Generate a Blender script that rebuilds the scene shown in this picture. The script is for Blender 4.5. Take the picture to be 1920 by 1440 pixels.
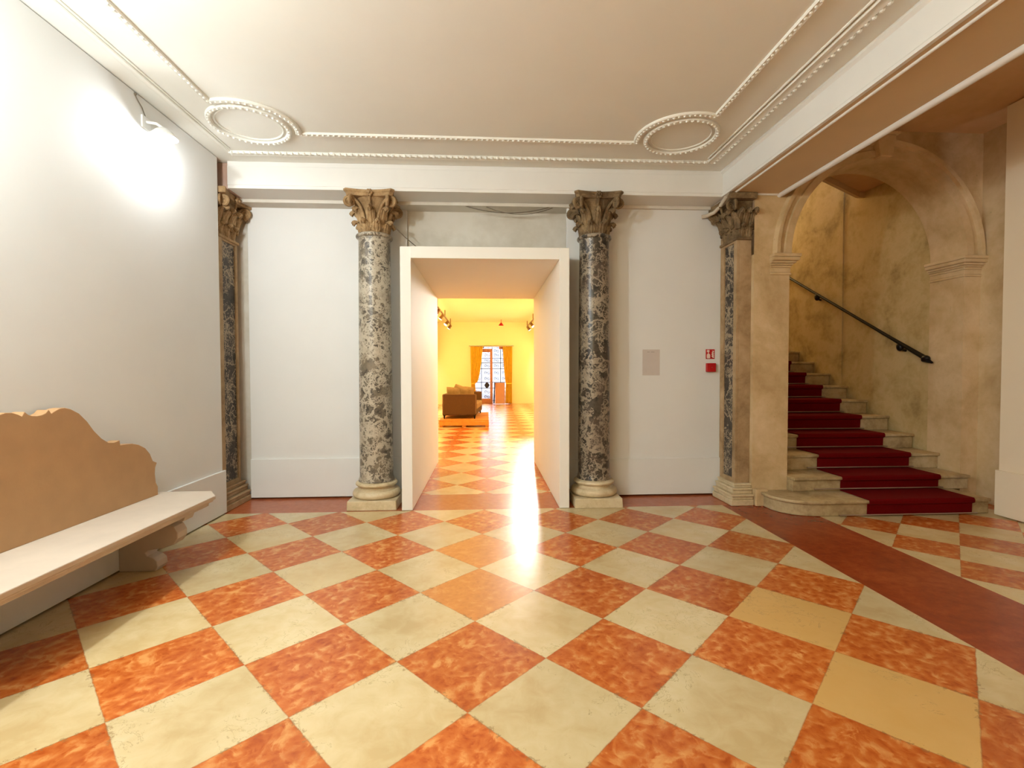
import bpy, math, random
from mathutils import Vector, Matrix
random.seed(7)
for o in list(bpy.data.objects): bpy.data.objects.remove(o)
C = bpy.context.scene.collection
PI = math.pi

# ------------------------------------------------------------------ camera
YAW, PITCH, ROLL, F = 0.0540447, -0.0251401, -0.00264677, 897.098
cy, sy, cp, sp = math.cos(YAW), math.sin(YAW), math.cos(PITCH), math.sin(PITCH)
fw = Vector((sy*cp, cy*cp, sp)); rt = Vector((cy, -sy, 0)); up = rt.cross(fw)
r2 = math.cos(ROLL)*rt + math.sin(ROLL)*up; u2 = -math.sin(ROLL)*rt + math.cos(ROLL)*up
cam = bpy.data.cameras.new('camera'); co = bpy.data.objects.new('camera', cam); C.objects.link(co)
co.matrix_world = Matrix(((r2.x, u2.x, -fw.x, 0), (r2.y, u2.y, -fw.y, 0), (r2.z, u2.z, -fw.z, 1.5), (0, 0, 0, 1)))
cam.sensor_fit = 'HORIZONTAL'; cam.sensor_width = 36; cam.lens = 36*F/1920
cam.clip_start = 0.05; cam.clip_end = 200
bpy.context.scene.camera = co

# ------------------------------------------------------------------ world, exposure
w = bpy.data.worlds.new('sky'); bpy.context.scene.world = w; w.use_nodes = True
bg = w.node_tree.nodes['Background']; bg.inputs[0].default_value = (0.80, 0.86, 1.0, 1); bg.inputs[1].default_value = 1.35
vs = bpy.context.scene.view_settings
vs.view_transform = 'Standard'; vs.look = 'None'; vs.exposure = 0.56; vs.gamma = 1.0; vs.use_curve_mapping = False

# ------------------------------------------------------------------ lights
def lamp(kind, loc, energy, color, size=0.05, aim=None, angle=60, blend=0.6, name='light'):
    l = bpy.data.lights.new(name, kind); l.energy = energy; l.color = color
    if kind in ('POINT', 'SPOT'): l.shadow_soft_size = size
    if kind == 'SPOT': l.spot_size = math.radians(angle); l.spot_blend = blend
    if kind == 'AREA': l.size = size
    o = bpy.data.objects.new(name, l); C.objects.link(o); o.location = loc
    if aim is not None:
        o.rotation_euler = (Vector(aim) - Vector(loc)).to_track_quat('-Z', 'Y').to_euler()
    return o
WARM = (1.0, 0.78, 0.46)
NEUT = (1.0, 0.90, 0.78)
BULB_E = 195.0           # emission of the two floodlight bulbs in view range
# unseen rear lights: one wall lamp out of frame, then two added fills
lamp('POINT', (-2.42, 1.6, 3.1), 120, (0.88, 0.97, 1.0), 0.06, name='unseen_light_rear')
lamp('POINT', (-2.42, -0.9, 2.9), 70, (0.93, 0.98, 0.95), 0.06, name='unseen_light_rear')  # added fill for the hall ceiling, not a known wall lamp
lamp('POINT', (-1.9, -2.4, 2.9), 95, (1.0, 0.86, 0.50), 0.30, name='hall_fill_rear')  # added warm fill for the right side, no such hall lamp known
# daylight from the street door behind the sofa
lamp('AREA', (0.3, 23.9, 1.6), 45, (0.80, 0.87, 1.0), 2.0, aim=(0.2, 10, 0.2), name='street_daylight')
# stair lamp above the flight
lamp('POINT', (4.9, 10.2, 4.9), 120, (1.0, 0.82, 0.42), 0.12, name='stair_light')

# ------------------------------------------------------------------ node helpers
def mat(name):
    m = bpy.data.materials.new(name); m.use_nodes = True
    nt = m.node_tree; b = nt.nodes['Principled BSDF']
    return m, nt, b
def N(nt, t, **k):
    n = nt.nodes.new(t)
    for a, v in k.items():
        if a.startswith('i_'):
            key = a[2:]
            key = int(key) if key.isdigit() else key.replace('_', ' ')
            s = n.inputs[key]
            if hasattr(v, 'is_output') or isinstance(v, bpy.types.NodeSocket): nt.links.new(v, s)
            else: s.default_value = v
        else: setattr(n, a, v)
    return n
def M(nt, op, a, b=None, c=None):
    n = nt.nodes.new('ShaderNodeMath'); n.operation = op
    for i, v in enumerate((a, b, c)):
        if v is None: continue
        if isinstance(v, bpy.types.NodeSocket): nt.links.new(v, n.inputs[i])
        else: n.inputs[i].default_value = v
    return n.outputs[0]
def mix(nt, f, a, b, typ='MIX'):
    n = nt.nodes.new('ShaderNodeMix'); n.data_type = 'RGBA'; n.blend_type = typ
    for idx, v in ((0, f), (6, a), (7, b)):
        if isinstance(v, bpy.types.NodeSocket): nt.links.new(v, n.inputs[idx])
        elif idx == 0: n.inputs[0].default_value = v
        else: n.inputs[idx].default_value = (*v, 1) if len(v) == 3 else v
    return n.outputs[2]
def ramp(nt, fac, stops):
    n = nt.nodes.new('ShaderNodeValToRGB'); nt.links.new(fac, n.inputs[0])
    e = n.color_ramp.elements
    while len(e) < len(stops): e.new(0.5)
    for el, (p, c) in zip(e, stops):
        el.position = p; el.color = (*c, 1) if len(c) == 3 else c
    return n.outputs[0]
def coords(nt, scale=(1, 1, 1)):
    g = nt.nodes.new('ShaderNodeNewGeometry')
    m = N(nt, 'ShaderNodeMapping'); nt.links.new(g.outputs['Position'], m.inputs[0]); m.inputs['Scale'].default_value = scale
    return m.outputs[0]
def noise(nt, vec, scale, detail=4, rough=0.55, dist=0.0):
    n = N(nt, 'ShaderNodeTexNoise', i_Scale=scale, i_Detail=detail, i_Roughness=rough, i_Distortion=dist)
    nt.links.new(vec, n.inputs['Vector']); return n.outputs['Fac']
def bump(nt, b, h, strength=0.2, dist=0.01):
    n = N(nt, 'ShaderNodeBump', i_Strength=strength, i_Distance=dist, i_Height=h)
    nt.links.new(n.outputs[0], b.inputs['Normal'])

def plain(name, col, rough=0.6, metal=0.0, var=0.04, scale=6, bmp=0.0, spec=0.5, col2=None):
    m, nt, b = mat(name)
    v = coords(nt); f = noise(nt, v, scale, 5)
    c2 = col2 or tuple(c*(1-var*2) for c in col)
    nt.links.new(ramp(nt, f, [(0.3, c2), (0.7, col)]), b.inputs['Base Color'])
    b.inputs['Roughness'].default_value = rough; b.inputs['Metallic'].default_value = metal
    b.inputs['Specular IOR Level'].default_value = spec
    if bmp: bump(nt, b, noise(nt, v, scale*8, 4), bmp, 0.01)
    return m

def patchy(name, cols, scale=1.6, rough=0.8, bmp=0.3, cracks=0.0):
    """old stone or plaster with soft patches of several tones"""
    m, nt, b = mat(name)
    v = coords(nt)
    f = noise(nt, v, scale, 6, 0.6, 0.4); f2 = noise(nt, v, scale*6, 5, 0.6)
    k = M(nt, 'ADD', M(nt, 'MULTIPLY', f, 0.75), M(nt, 'MULTIPLY', f2, 0.25))
    n = len(cols)
    c = ramp(nt, k, [(0.34 + 0.34*i/(n-1), col) for i, col in enumerate(cols)])
    if cracks:
        d = noise(nt, v, scale*14, 3, 0.7)
        c = mix(nt, M(nt, 'MULTIPLY', M(nt, 'GREATER_THAN', d, 0.70), cracks), c, tuple(x*0.4 for x in cols[0]))
    nt.links.new(c, b.inputs['Base Color'])
    b.inputs['Roughness'].default_value = rough
    bump(nt, b, noise(nt, v, scale*12, 6, 0.65), bmp, 0.015)
    return m

def marble(name, dark, mid, light, rough=0.28, vein=0.06, sc=9.0, blotch=0.5, blotch2=None):
    """brecciated marble: dark angular clasts in a web of pale veins"""
    m, nt, b = mat(name)
    v = coords(nt)
    nz = N(nt, 'ShaderNodeTexNoise', i_Scale=5.0, i_Detail=6.0, i_Roughness=0.65); nt.links.new(v, nz.inputs['Vector'])
    off = N(nt, 'ShaderNodeVectorMath', operation='MULTIPLY_ADD')
    nt.links.new(nz.outputs['Color'], off.inputs[0]); off.inputs[1].default_value = (0.22, 0.22, 0.22); nt.links.new(v, off.inputs[2])
    base = ramp(nt, noise(nt, off.outputs[0], sc*1.3, 6, 0.7), [(0.38, dark), (0.52, mid), (0.66, tuple(min(1, x*1.25) for x in mid))])
    out = base
    for k, (s, t) in enumerate(((sc*0.8, vein), (sc*2.2, vein*1.3), (sc*4.5, vein*1.6))):
        vo = N(nt, 'ShaderNodeTexVoronoi', feature='DISTANCE_TO_EDGE', i_Scale=s); nt.links.new(off.outputs[0], vo.inputs['Vector'])
        line = M(nt, 'LESS_THAN', vo.outputs['Distance'], t)
        gate = M(nt, 'GREATER_THAN', noise(nt, v, 3.0+2*k, 4, 0.6), 0.47 + 0.03*k)
        out = mix(nt, M(nt, 'MULTIPLY', M(nt, 'MULTIPLY', line, gate), 0.8), out, light)
    g = noise(nt, v, 2.2, 4, 0.6, 1.0)
    bl = ramp(nt, g, [(0.50, (0, 0, 0)), (0.60, (1, 1, 1))])
    out = mix(nt, M(nt, 'MULTIPLY', bl, blotch), out, blotch2 or mid)
    spk = M(nt, 'GREATER_THAN', noise(nt, off.outputs[0], sc*3.2, 3, 0.6), 0.64)
    out = mix(nt, M(nt, 'MULTIPLY', spk, 0.75), out, tuple(x*0.5 for x in dark))
    nt.links.new(out, b.inputs['Base Color'])
    b.inputs['Roughness'].default_value = rough; b.inputs['Specular IOR Level'].default_value = 0.35
    bump(nt, b, noise(nt, v, 20, 4), 0.06, 0.01)
    return m

def emis(name, col, s):
    m, nt, b = mat(name)
    b.inputs['Base Color'].default_value = (*col, 1)
    b.inputs['Emission Color'].default_value = (*col, 1); b.inputs['Emission Strength'].default_value = s
    return m

# ---- chequered marble floor: two tile grids, a long band along the beam and a strip before the back wall
PALE_RED = ((-1, 0), (-2, 1))
TAN = ((3, 1), (2, 2))
def floor_mat():
    m, nt, b = mat('marble_floor')
    v = coords(nt)
    sep = N(nt, 'ShaderNodeSeparateXYZ'); nt.links.new(v, sep.inputs[0]); X, Y = sep.outputs[0], sep.outputs[1]
    jn = noise(nt, v, 16, 5, 0.7); jit = M(nt, 'MULTIPLY', M(nt, 'SUBTRACT', jn, 0.5), 0.022)
    def grid(u0, v0, th, s):
        dx = M(nt, 'SUBTRACT', X, u0); dy = M(nt, 'SUBTRACT', Y, v0)
        c, q = math.cos(th)/s, math.sin(th)/s
        a = M(nt, 'ADD', M(nt, 'SUBTRACT', M(nt, 'MULTIPLY', dx, c), M(nt, 'MULTIPLY', dy, q)), jit)
        bb = M(nt, 'ADD', M(nt, 'ADD', M(nt, 'MULTIPLY', dx, q), M(nt, 'MULTIPLY', dy, c)), jit)
        return a, bb
    right = M(nt, 'GREATER_THAN', X, 3.435)
    a1, b1 = grid(-0.07233, 2.85328, 0.8055, 0.54866)
    a2, b2 = grid(3.750, 3.561, 0.80, 0.425)
    def sel(f, p, q):  # f ? q : p
        return M(nt, 'ADD', M(nt, 'MULTIPLY', f, q), M(nt, 'MULTIPLY', M(nt, 'SUBTRACT', 1.0, f), p))
    A = sel(right, a1, a2); B = sel(right, b1, b2)
    fa = M(nt, 'FLOOR', A); fb = M(nt, 'FLOOR', B)
    par = M(nt, 'MODULO', M(nt, 'ADD', M(nt, 'ADD', fa, fb), 400.0), 2.0)     # 0 or 1
    par = M(nt, 'LESS_THAN', par, 0.5)
    cell = N(nt, 'ShaderNodeCombineXYZ'); nt.links.new(fa, cell.inputs[0]); nt.links.new(fb, cell.inputs[1]); nt.links.new(right, cell.inputs[2])
    wn = N(nt, 'ShaderNodeTexWhiteNoise'); wn.noise_dimensions = '3D'; nt.links.new(cell.outputs[0], wn.inputs['Vector'])
    rnd = wn.outputs['Value']
    sc2 = N(nt, 'ShaderNodeSeparateXYZ'); nt.links.new(wn.outputs['Color'], sc2.inputs[0]); rnd2 = sc2.outputs[1]
    # per-tile shifted texture space
    sh = N(nt, 'ShaderNodeVectorMath', operation='MULTIPLY_ADD'); nt.links.new(wn.outputs['Color'], sh.inputs[0]); sh.inputs[1].default_value = (9, 9, 9); nt.links.new(v, sh.inputs[2])
    tv = sh.outputs[0]
    n1 = noise(nt, tv, 9, 8, 0.62, 0.6); n2 = noise(nt, tv, 26, 6, 0.7, 0.5); n3 = noise(nt, tv, 2.4, 3, 0.5)
    vo = N(nt, 'ShaderNodeTexVoronoi', feature='SMOOTH_F1', i_Scale=24.0); 
    wv = N(nt, 'ShaderNodeVectorMath', operation='MULTIPLY_ADD'); nt.links.new(n1, wv.inputs[0]); wv.inputs[1].default_value = (0.16, 0.16, 0.16); nt.links.new(tv, wv.inputs[2])
    nt.links.new(wv.outputs[0], vo.inputs['Vector'])
    cloud = M(nt, 'ADD', M(nt, 'MULTIPLY', n1, 0.45), M(nt, 'ADD', M(nt, 'MULTIPLY', n2, 0.25), M(nt, 'MULTIPLY', vo.outputs['Distance'], 0.42)))
    red = ramp(nt, cloud, [(0.28, (0.30, 0.045, 0.006)), (0.43, (0.44, 0.090, 0.013)), (0.56, (0.54, 0.145, 0.026)), (0.70, (0.68, 0.30, 0.09))])
    def tiles(cells):      # 1 on the listed tiles (column, row of the main grid)
        tot = None
        for ca, cb in cells:
            m_ = M(nt, 'MULTIPLY', M(nt, 'COMPARE', fa, ca + 0.0, 0.3), M(nt, 'COMPARE', fb, cb + 0.0, 0.3))
            tot = m_ if tot is None else M(nt, 'ADD', tot, m_)
        return M(nt, 'MULTIPLY', tot, M(nt, 'SUBTRACT', 1.0, right))
    red = mix(nt, M(nt, 'MULTIPLY', tiles(PALE_RED), 0.55), red, (0.68, 0.32, 0.09))
    cream = ramp(nt, M(nt, 'ADD', M(nt, 'MULTIPLY', n3, 0.6), M(nt, 'MULTIPLY', n1, 0.4)), [(0.36, (0.56, 0.41, 0.20)), (0.50, (0.64, 0.50, 0.275)), (0.66, (0.71, 0.58, 0.35))])
    cream = mix(nt, M(nt, 'MULTIPLY', tiles(TAN), 0.8), cream, (0.66, 0.37, 0.10))
    cream = mix(nt, M(nt, 'MULTIPLY', M(nt, 'GREATER_THAN', rnd2, 0.80), 0.25), cream, (0.68, 0.45, 0.17))
    # thin grey-green veins and pits in the cream tiles
    vn = noise(nt, tv, 7, 7, 0.62, 1.5)
    vein = M(nt, 'MULTIPLY', M(nt, 'LESS_THAN', M(nt, 'ABSOLUTE', M(nt, 'SUBTRACT', vn, 0.5)), 0.006), M(nt, 'GREATER_THAN', n3, 0.54))
    cream = mix(nt, M(nt, 'MULTIPLY', vein, 0.55), cream, (0.30, 0.22, 0.09))
    tile = mix(nt, par, red, cream)
    # light and dark by tile
    br = M(nt, 'ADD', 0.88, M(nt, 'MULTIPLY', rnd, 0.2))
    brc = N(nt, 'ShaderNodeCombineXYZ'); [nt.links.new(br, brc.inputs[i]) for i in range(3)]
    tile = mix(nt, 1.0, tile, brc.outputs[0], 'MULTIPLY')
    # joints and chipped edges
    def edge(t):
        fr = M(nt, 'FRACT', t); return M(nt, 'MINIMUM', fr, M(nt, 'SUBTRACT', 1.0, fr))
    ed = M(nt, 'MINIMUM', edge(A), edge(B))
    joint = M(nt, 'LESS_THAN', ed, 0.005)
    chip = M(nt, 'MULTIPLY', M(nt, 'LESS_THAN', M(nt, 'SUBTRACT', ed, M(nt, 'MULTIPLY', M(nt, 'SUBTRACT', noise(nt, v, 34, 5, 0.75), 0.52), 0.30)), 0.008), M(nt, 'GREATER_THAN', noise(nt, v, 3.2, 3, 0.6), 0.53))
    tile = mix(nt, M(nt, 'MULTIPLY', joint, 0.40), tile, (0.30, 0.14, 0.05))
    tile = mix(nt, M(nt, 'MULTIPLY', chip, 0.5), tile, (0.22, 0.12, 0.04))
    # plain slabs: band under the beam, strip between the columns
    inband = M(nt, 'MULTIPLY', M(nt, 'GREATER_THAN', X, 2.64), M(nt, 'LESS_THAN', X, 3.435))
    instrip = M(nt, 'MULTIPLY', M(nt, 'MULTIPLY', M(nt, 'GREATER_THAN', Y, 5.20), M(nt, 'LESS_THAN', Y, 5.86)), M(nt, 'LESS_THAN', X, 3.435))
    slab = M(nt, 'MAXIMUM', inband, instrip)
    n5 = noise(nt, v, 1.7, 8, 0.66, 0.7); n6 = noise(nt, v, 13, 6, 0.7)
    sl = ramp(nt, M(nt, 'ADD', M(nt, 'MULTIPLY', n5, 0.55), M(nt, 'MULTIPLY', n6, 0.45)), [(0.34, (0.20, 0.022, 0.005)), (0.50, (0.28, 0.038, 0.008)), (0.68, (0.36, 0.070, 0.018))])
    st = ramp(nt, n6, [(0.34, (0.36, 0.075, 0.020)), (0.62, (0.46, 0.125, 0.042))])
    sl = mix(nt, instrip, sl, st)
    col = mix(nt, slab, tile, sl)
    nt.links.new(col, b.inputs['Base Color'])
    b.inputs['Roughness'].default_value = 0.26
    b.inputs['Specular IOR Level'].default_value = 0.5
    bump(nt, b, M(nt, 'SUBTRACT', noise(nt, v, 2.5, 2), M(nt, 'MULTIPLY', M(nt, 'MULTIPLY', joint, M(nt, 'SUBTRACT', 1.0, slab)), 0.8)), 0.012, 0.02)
    return m

MT = {}
MT['floor'] = floor_mat()
MT['paint'] = plain('white_wall_paint', (0.77, 0.775, 0.76), 0.65, var=0.015, scale=2.0)
MT['paint_beige'] = plain('beige_wall_paint', (0.90, 0.80, 0.63), 0.7, var=0.015, scale=2.0)
MT['ceil'] = plain('ceiling_plaster', (0.82, 0.82, 0.75), 0.8, var=0.02, scale=1.5, bmp=0.03)
MT['beam'] = plain('beam_plaster', (0.78, 0.77, 0.73), 0.75, var=0.02, scale=2.5, bmp=0.04)
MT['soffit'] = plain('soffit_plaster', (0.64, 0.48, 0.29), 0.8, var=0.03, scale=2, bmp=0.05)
MT['oldwall'] = patchy('old_grey_plaster', [(0.58, 0.53, 0.44), (0.68, 0.64, 0.56), (0.72, 0.68, 0.62)], 1.3, 0.85, 0.08)
MT['pinkwall'] = patchy('old_pink_plaster', [(0.50, 0.32, 0.24), (0.62, 0.43, 0.34)], 2, 0.9, 0.3)
MT['arch'] = patchy('aged_arch_stone', [(0.44, 0.30, 0.14), (0.60, 0.44, 0.24), (0.72, 0.56, 0.36)], 1.7, 0.8, 0.25, 0.3)
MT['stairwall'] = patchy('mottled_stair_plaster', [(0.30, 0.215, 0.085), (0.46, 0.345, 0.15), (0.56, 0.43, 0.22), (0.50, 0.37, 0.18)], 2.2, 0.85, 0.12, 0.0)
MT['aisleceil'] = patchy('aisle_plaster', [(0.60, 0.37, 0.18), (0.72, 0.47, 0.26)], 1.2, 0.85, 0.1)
MT['capital'] = patchy('carved_tan_stone', [(0.22, 0.13, 0.055), (0.38, 0.24, 0.11), (0.50, 0.34, 0.17)], 9, 0.85, 0.6, 0.35)
MT['capital_dark'] = patchy('carved_dark_stone', [(0.10, 0.065, 0.03), (0.20, 0.13, 0.06), (0.33, 0.23, 0.11)], 8, 0.85, 0.6, 0.35)
MT['base'] = patchy('cream_base_stone', [(0.46, 0.35, 0.19), (0.62, 0.50, 0.31), (0.70, 0.60, 0.42)], 6, 0.5, 0.15, 0.25)
MT['pier'] = patchy('brown_pier_stone', [(0.24, 0.15, 0.07), (0.40, 0.27, 0.14), (0.50, 0.36, 0.21)], 3, 0.8, 0.25, 0.3)
MT['marble_l'] = marble('pale_breccia_marble', (0.05, 0.045, 0.036), (0.17, 0.14, 0.10), (0.50, 0.44, 0.34), 0.35, 0.085, 9, 0.5, (0.25, 0.20, 0.135))
MT['marble_d'] = marble('dark_breccia_marble', (0.020, 0.018, 0.014), (0.065, 0.052, 0.038), (0.35, 0.29, 0.21), 0.30, 0.07, 8, 0.40, (0.17, 0.12, 0.085))
MT['marble_p'] = marble('dark_inlay_marble', (0.014, 0.012, 0.010), (0.048, 0.038, 0.028), (0.42, 0.33, 0.22), 0.5, 0.045, 8, 0.15, (0.12, 0.08, 0.055))
MT['bench'] = plain('bench_limestone', (0.62, 0.52, 0.42), 0.55, var=0.05, scale=5, bmp=0.05)
MT['benchback'] = plain('bench_back_stone', (0.50, 0.29, 0.135), 0.6, var=0.05, scale=7, bmp=0.08)
MT['step'] = patchy('worn_step_stone', [(0.28, 0.19, 0.09), (0.45, 0.34, 0.18), (0.55, 0.43, 0.26)], 5, 0.6, 0.25, 0.35)
MT['carpet'] = plain('red_carpet', (0.15, 0.001, 0.002), 0.95, var=0.12, scale=60, bmp=0.4, spec=0.1)
MT['rod'] = plain('dull_brass', (0.45, 0.36, 0.30), 0.35, 1.0)
MT['iron'] = plain('black_iron', (0.012, 0.011, 0.011), 0.4, 0.6)
MT['tunnel'] = plain('white_passage_board', (0.84, 0.82, 0.75), 0.7, var=0.01, scale=2)
MT['yroom'] = plain('pale_yellow_paint', (0.92, 0.86, 0.54), 0.7, var=0.015, scale=1)
MT['yceil'] = plain('gallery_ceiling_paint', (0.86, 0.76, 0.52), 0.8, var=0.015, scale=1)
MT['curtain'] = plain('mustard_curtain', (0.92, 0.56, 0.04), 0.8, var=0.08, scale=8)
MT['sofa'] = plain('brown_sofa_fabric', (0.105, 0.048, 0.017), 0.9, var=0.08, scale=30)
MT['sofaseat'] = plain('tan_sofa_fabric', (0.36, 0.22, 0.10), 0.9, var=0.08, scale=30)
MT['cushion'] = plain('beige_cushion', (0.40, 0.28, 0.14), 0.9, var=0.1, scale=20)
MT['pallet'] = plain('orange_pallet_wood', (0.80, 0.34, 0.06), 0.7, var=0.12, scale=14)
MT['wood'] = plain('door_wood', (0.42, 0.16, 0.07), 0.45, var=0.1, scale=10)
MT['board'] = plain('terracotta_board', (0.50, 0.22, 0.13), 0.6, var=0.04)
MT['track'] = plain('bronze_track', (0.20, 0.10, 0.03), 0.4, 0.7)
MT['whitemetal'] = plain('white_enamel', (0.82, 0.82, 0.80), 0.35)
MT['cable'] = plain('grey_cable', (0.16, 0.13, 0.09), 0.6)
MT['palecable'] = plain('plastered_cable', (0.60, 0.53, 0.42), 0.7)
MT['red'] = plain('signal_red', (0.48, 0.006, 0.008), 0.35, var=0.02)
MT['signwhite'] = plain('sign_white', (0.80, 0.66, 0.58), 0.5, var=0.02)
MT['paper'] = plain('pale_notice_paper', (0.60, 0.54, 0.50), 0.6, var=0.03)
MT['ink'] = plain('faded_ink', (0.34, 0.29, 0.25), 0.6)
MT['bulb'] = emis('lamp_bulb', (0.93, 0.98, 1.0), BULB_E)
MT['spotface'] = emis('spot_lens', (1.0, 0.85, 0.6), 5)
MT['stone_out'] = plain('street_paving', (0.55, 0.56, 0.60), 0.7)
mg, nt, b = mat('clear_glass'); b.inputs['Base Color'].default_value = (1, 1, 1, 1); b.inputs['Transmission Weight'].default_value = 1; b.inputs['Roughness'].default_value = 0.0; b.inputs['IOR'].default_value = 1.1
for n_ in list(nt.nodes):
    if n_.type != 'OUTPUT_MATERIAL': nt.nodes.remove(n_)
tr_ = nt.nodes.new('ShaderNodeBsdfTransparent'); gl_ = nt.nodes.new('ShaderNodeBsdfGlossy'); gl_.inputs['Roughness'].default_value = 0.02
mx_ = nt.nodes.new('ShaderNodeMixShader'); mx_.inputs[0].default_value = 0.06
nt.links.new(tr_.outputs[0], mx_.inputs[1]); nt.links.new(gl_.outputs[0], mx_.inputs[2])
nt.links.new(mx_.outputs[0], [n_ for n_ in nt.nodes if n_.type == 'OUTPUT_MATERIAL'][0].inputs['Surface'])
MT['glass'] = mg

# ------------------------------------------------------------------ mesh helpers
def wloc(o):
    v = Vector((0, 0, 0))
    while o is not None: v += o.location; o = o.parent
    return v
class MB:
    def __init__(s): s.v = []; s.f = []
    def add(s, vs, fs):
        n = len(s.v); s.v += [tuple(p) for p in vs]; s.f += [tuple(i+n for i in f) for f in fs]; return s
    def box(s, x0, x1, y0, y1, z0, z1):
        return s.add([(x0,y0,z0),(x1,y0,z0),(x1,y1,z0),(x0,y1,z0),(x0,y0,z1),(x1,y0,z1),(x1,y1,z1),(x0,y1,z1)],
                     [(0,3,2,1),(4,5,6,7),(0,1,5,4),(1,2,6,5),(2,3,7,6),(3,0,4,7)])
    def frust(s, b, t, z0, z1):
        x0,x1,y0,y1 = b; a0,a1,c0,c1 = t
        return s.add([(x0,y0,z0),(x1,y0,z0),(x1,y1,z0),(x0,y1,z0),(a0,c0,z1),(a1,c0,z1),(a1,c1,z1),(a0,c1,z1)],
                     [(0,3,2,1),(4,5,6,7),(0,1,5,4),(1,2,6,5),(2,3,7,6),(3,0,4,7)])
    def prism(s, prof, axis, a, b):
        """prof: closed list of 2-D points; axis 'x': (y,z), 'y': (x,z), 'z': (x,y)"""
        def P(p, t): return {'x': (t, p[0], p[1]), 'y': (p[0], t, p[1]), 'z': (p[0], p[1], t)}[axis]
        n = len(prof); vs = [P(p, a) for p in prof] + [P(p, b) for p in prof]
        fs = [(i, (i+1) % n, n+(i+1) % n, n+i) for i in range(n)] + [tuple(range(n))[::-1], tuple(range(n, 2*n))]
        return s.add(vs, fs)
    def lathe(s, prof, cx=0, cy=0, seg=40, cap=True):
        vs = []; fs = []; n = len(prof)
        for r, z in prof:
            for k in range(seg):
                a = 2*PI*k/seg; vs.append((cx+r*math.cos(a), cy+r*math.sin(a), z))
        for i in range(n-1):
            for k in range(seg):
                fs.append((i*seg+k, i*seg+(k+1) % seg, (i+1)*seg+(k+1) % seg, (i+1)*seg+k))
        if cap: fs += [tuple(range(seg))[::-1], tuple(range((n-1)*seg, n*seg))]
        return s.add(vs, fs)
    def tube(s, pts, r, seg=8, closed=False):
        pts = [Vector(p) for p in pts]; n = len(pts); vs = []; fs = []
        prev = None
        for i, p in enumerate(pts):
            d = (pts[min(i+1, n-1)] - pts[max(i-1, 0)]).normalized() if not closed else (pts[(i+1) % n]-pts[i-1]).normalized()
            if prev is None:
                a = d.orthogonal().normalized()
            else:
                a = (prev - d*prev.dot(d)).normalized()
            prev = a; c = d.cross(a)
            rr = r[i] if isinstance(r, (list, tuple)) else r
            for k in range(seg):
                t = 2*PI*k/seg; vs.append(p + a*rr*math.cos(t) + c*rr*math.sin(t))
        m = n if closed else n-1
        for i in range(m):
            j = (i+1) % n
            for k in range(seg): fs.append((i*seg+k, i*seg+(k+1) % seg, j*seg+(k+1) % seg, j*seg+k))
        if not closed: fs += [tuple(range(seg))[::-1], tuple(range((n-1)*seg, n*seg))]
        return s.add(vs, fs)
    def ball(s, c, r, seg=10, rings=6, sc=(1, 1, 1)):
        vs = []; fs = []
        for i in range(rings+1):
            t = PI*i/rings
            for k in range(seg):
                a = 2*PI*k/seg; vs.append((c[0]+r*sc[0]*math.sin(t)*math.cos(a), c[1]+r*sc[1]*math.sin(t)*math.sin(a), c[2]-r*sc[2]*math.cos(t)))
        for i in range(rings):
            for k in range(seg): fs.append((i*seg+k, i*seg+(k+1) % seg, (i+1)*seg+(k+1) % seg, (i+1)*seg+k))
        return s.add(vs, fs)
    def xf(s, m):
        s.v = [tuple(m @ Vector(p)) for p in s.v]; return s
    def build(s, name, m, parent=None, smooth=False, bevel=0.0, origin=None, solid=0.0, seg=2, sub=0):
        me = bpy.data.meshes.new(name)
        if parent is not None: off = wloc(parent)
        elif origin is not None: off = Vector(origin)
        else:
            xs = [p[0] for p in s.v]; ys = [p[1] for p in s.v]; zs = [p[2] for p in s.v]
            off = Vector(((min(xs)+max(xs))/2, (min(ys)+max(ys))/2, min(zs)))
        me.from_pydata([tuple(Vector(p)-off) for p in s.v], [], s.f); me.validate()
        o = bpy.data.objects.new(name, me); C.objects.link(o)
        if parent is not None: o.parent = parent
        else: o.location = off
        me.materials.append(MT[m] if isinstance(m, str) else m)
        import bmesh
        bm = bmesh.new(); bm.from_mesh(me); bmesh.ops.recalc_face_normals(bm, faces=bm.faces); bm.to_mesh(me); bm.free()
        if smooth:
            for p in me.polygons: p.use_smooth = True
        if solid:
            q = o.modifiers.new('thickness', 'SOLIDIFY'); q.thickness = solid; q.offset = 0
        if bevel:
            q = o.modifiers.new('bevel', 'BEVEL'); q.width = bevel; q.segments = seg; q.limit_method = 'ANGLE'; q.angle_limit = math.radians(40)
        if sub:
            q = o.modifiers.new('subdivision', 'SUBSURF'); q.levels = sub; q.render_levels = sub
        if smooth or bevel:
            try: me.set_sharp_from_angle(angle=math.radians(42))
            except Exception: pass
            if bevel and not smooth: 
                for p in me.polygons: p.use_smooth = False
        return o
def tag(o, label=None, cat=None, group=None, kind=None):
    if label: o['label'] = label
    if cat: o['category'] = cat
    if group: o['group'] = group
    if kind: o['kind'] = kind
    return o
def thing(name, loc, label, cat, group=None):
    o = bpy.data.objects.new(name, None); C.objects.link(o); o.location = loc; o.empty_display_size = 0.1
    return tag(o, label, cat, group)
def struct(o, label, cat): return tag(o, label, cat, None, 'structure')

# ================================================================== SETTING
ZC = 3.75          # hall ceiling
BZ = 3.465         # underside of the beams
# floor
struct(MB().box(-3.2, 6.2, -4.0, 24.6, -0.12, 0.0).build('floor', 'floor', origin=(0, 0, 0)), 'red and cream chequered marble floor laid diagonally, polished', 'floor')
struct(MB().box(-6, 8, 24.6, 34, -0.12, -0.02).build('ground', 'stone_out', origin=(0, 28, 0)), 'pale street paving outside the far glass door', 'ground')
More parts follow.
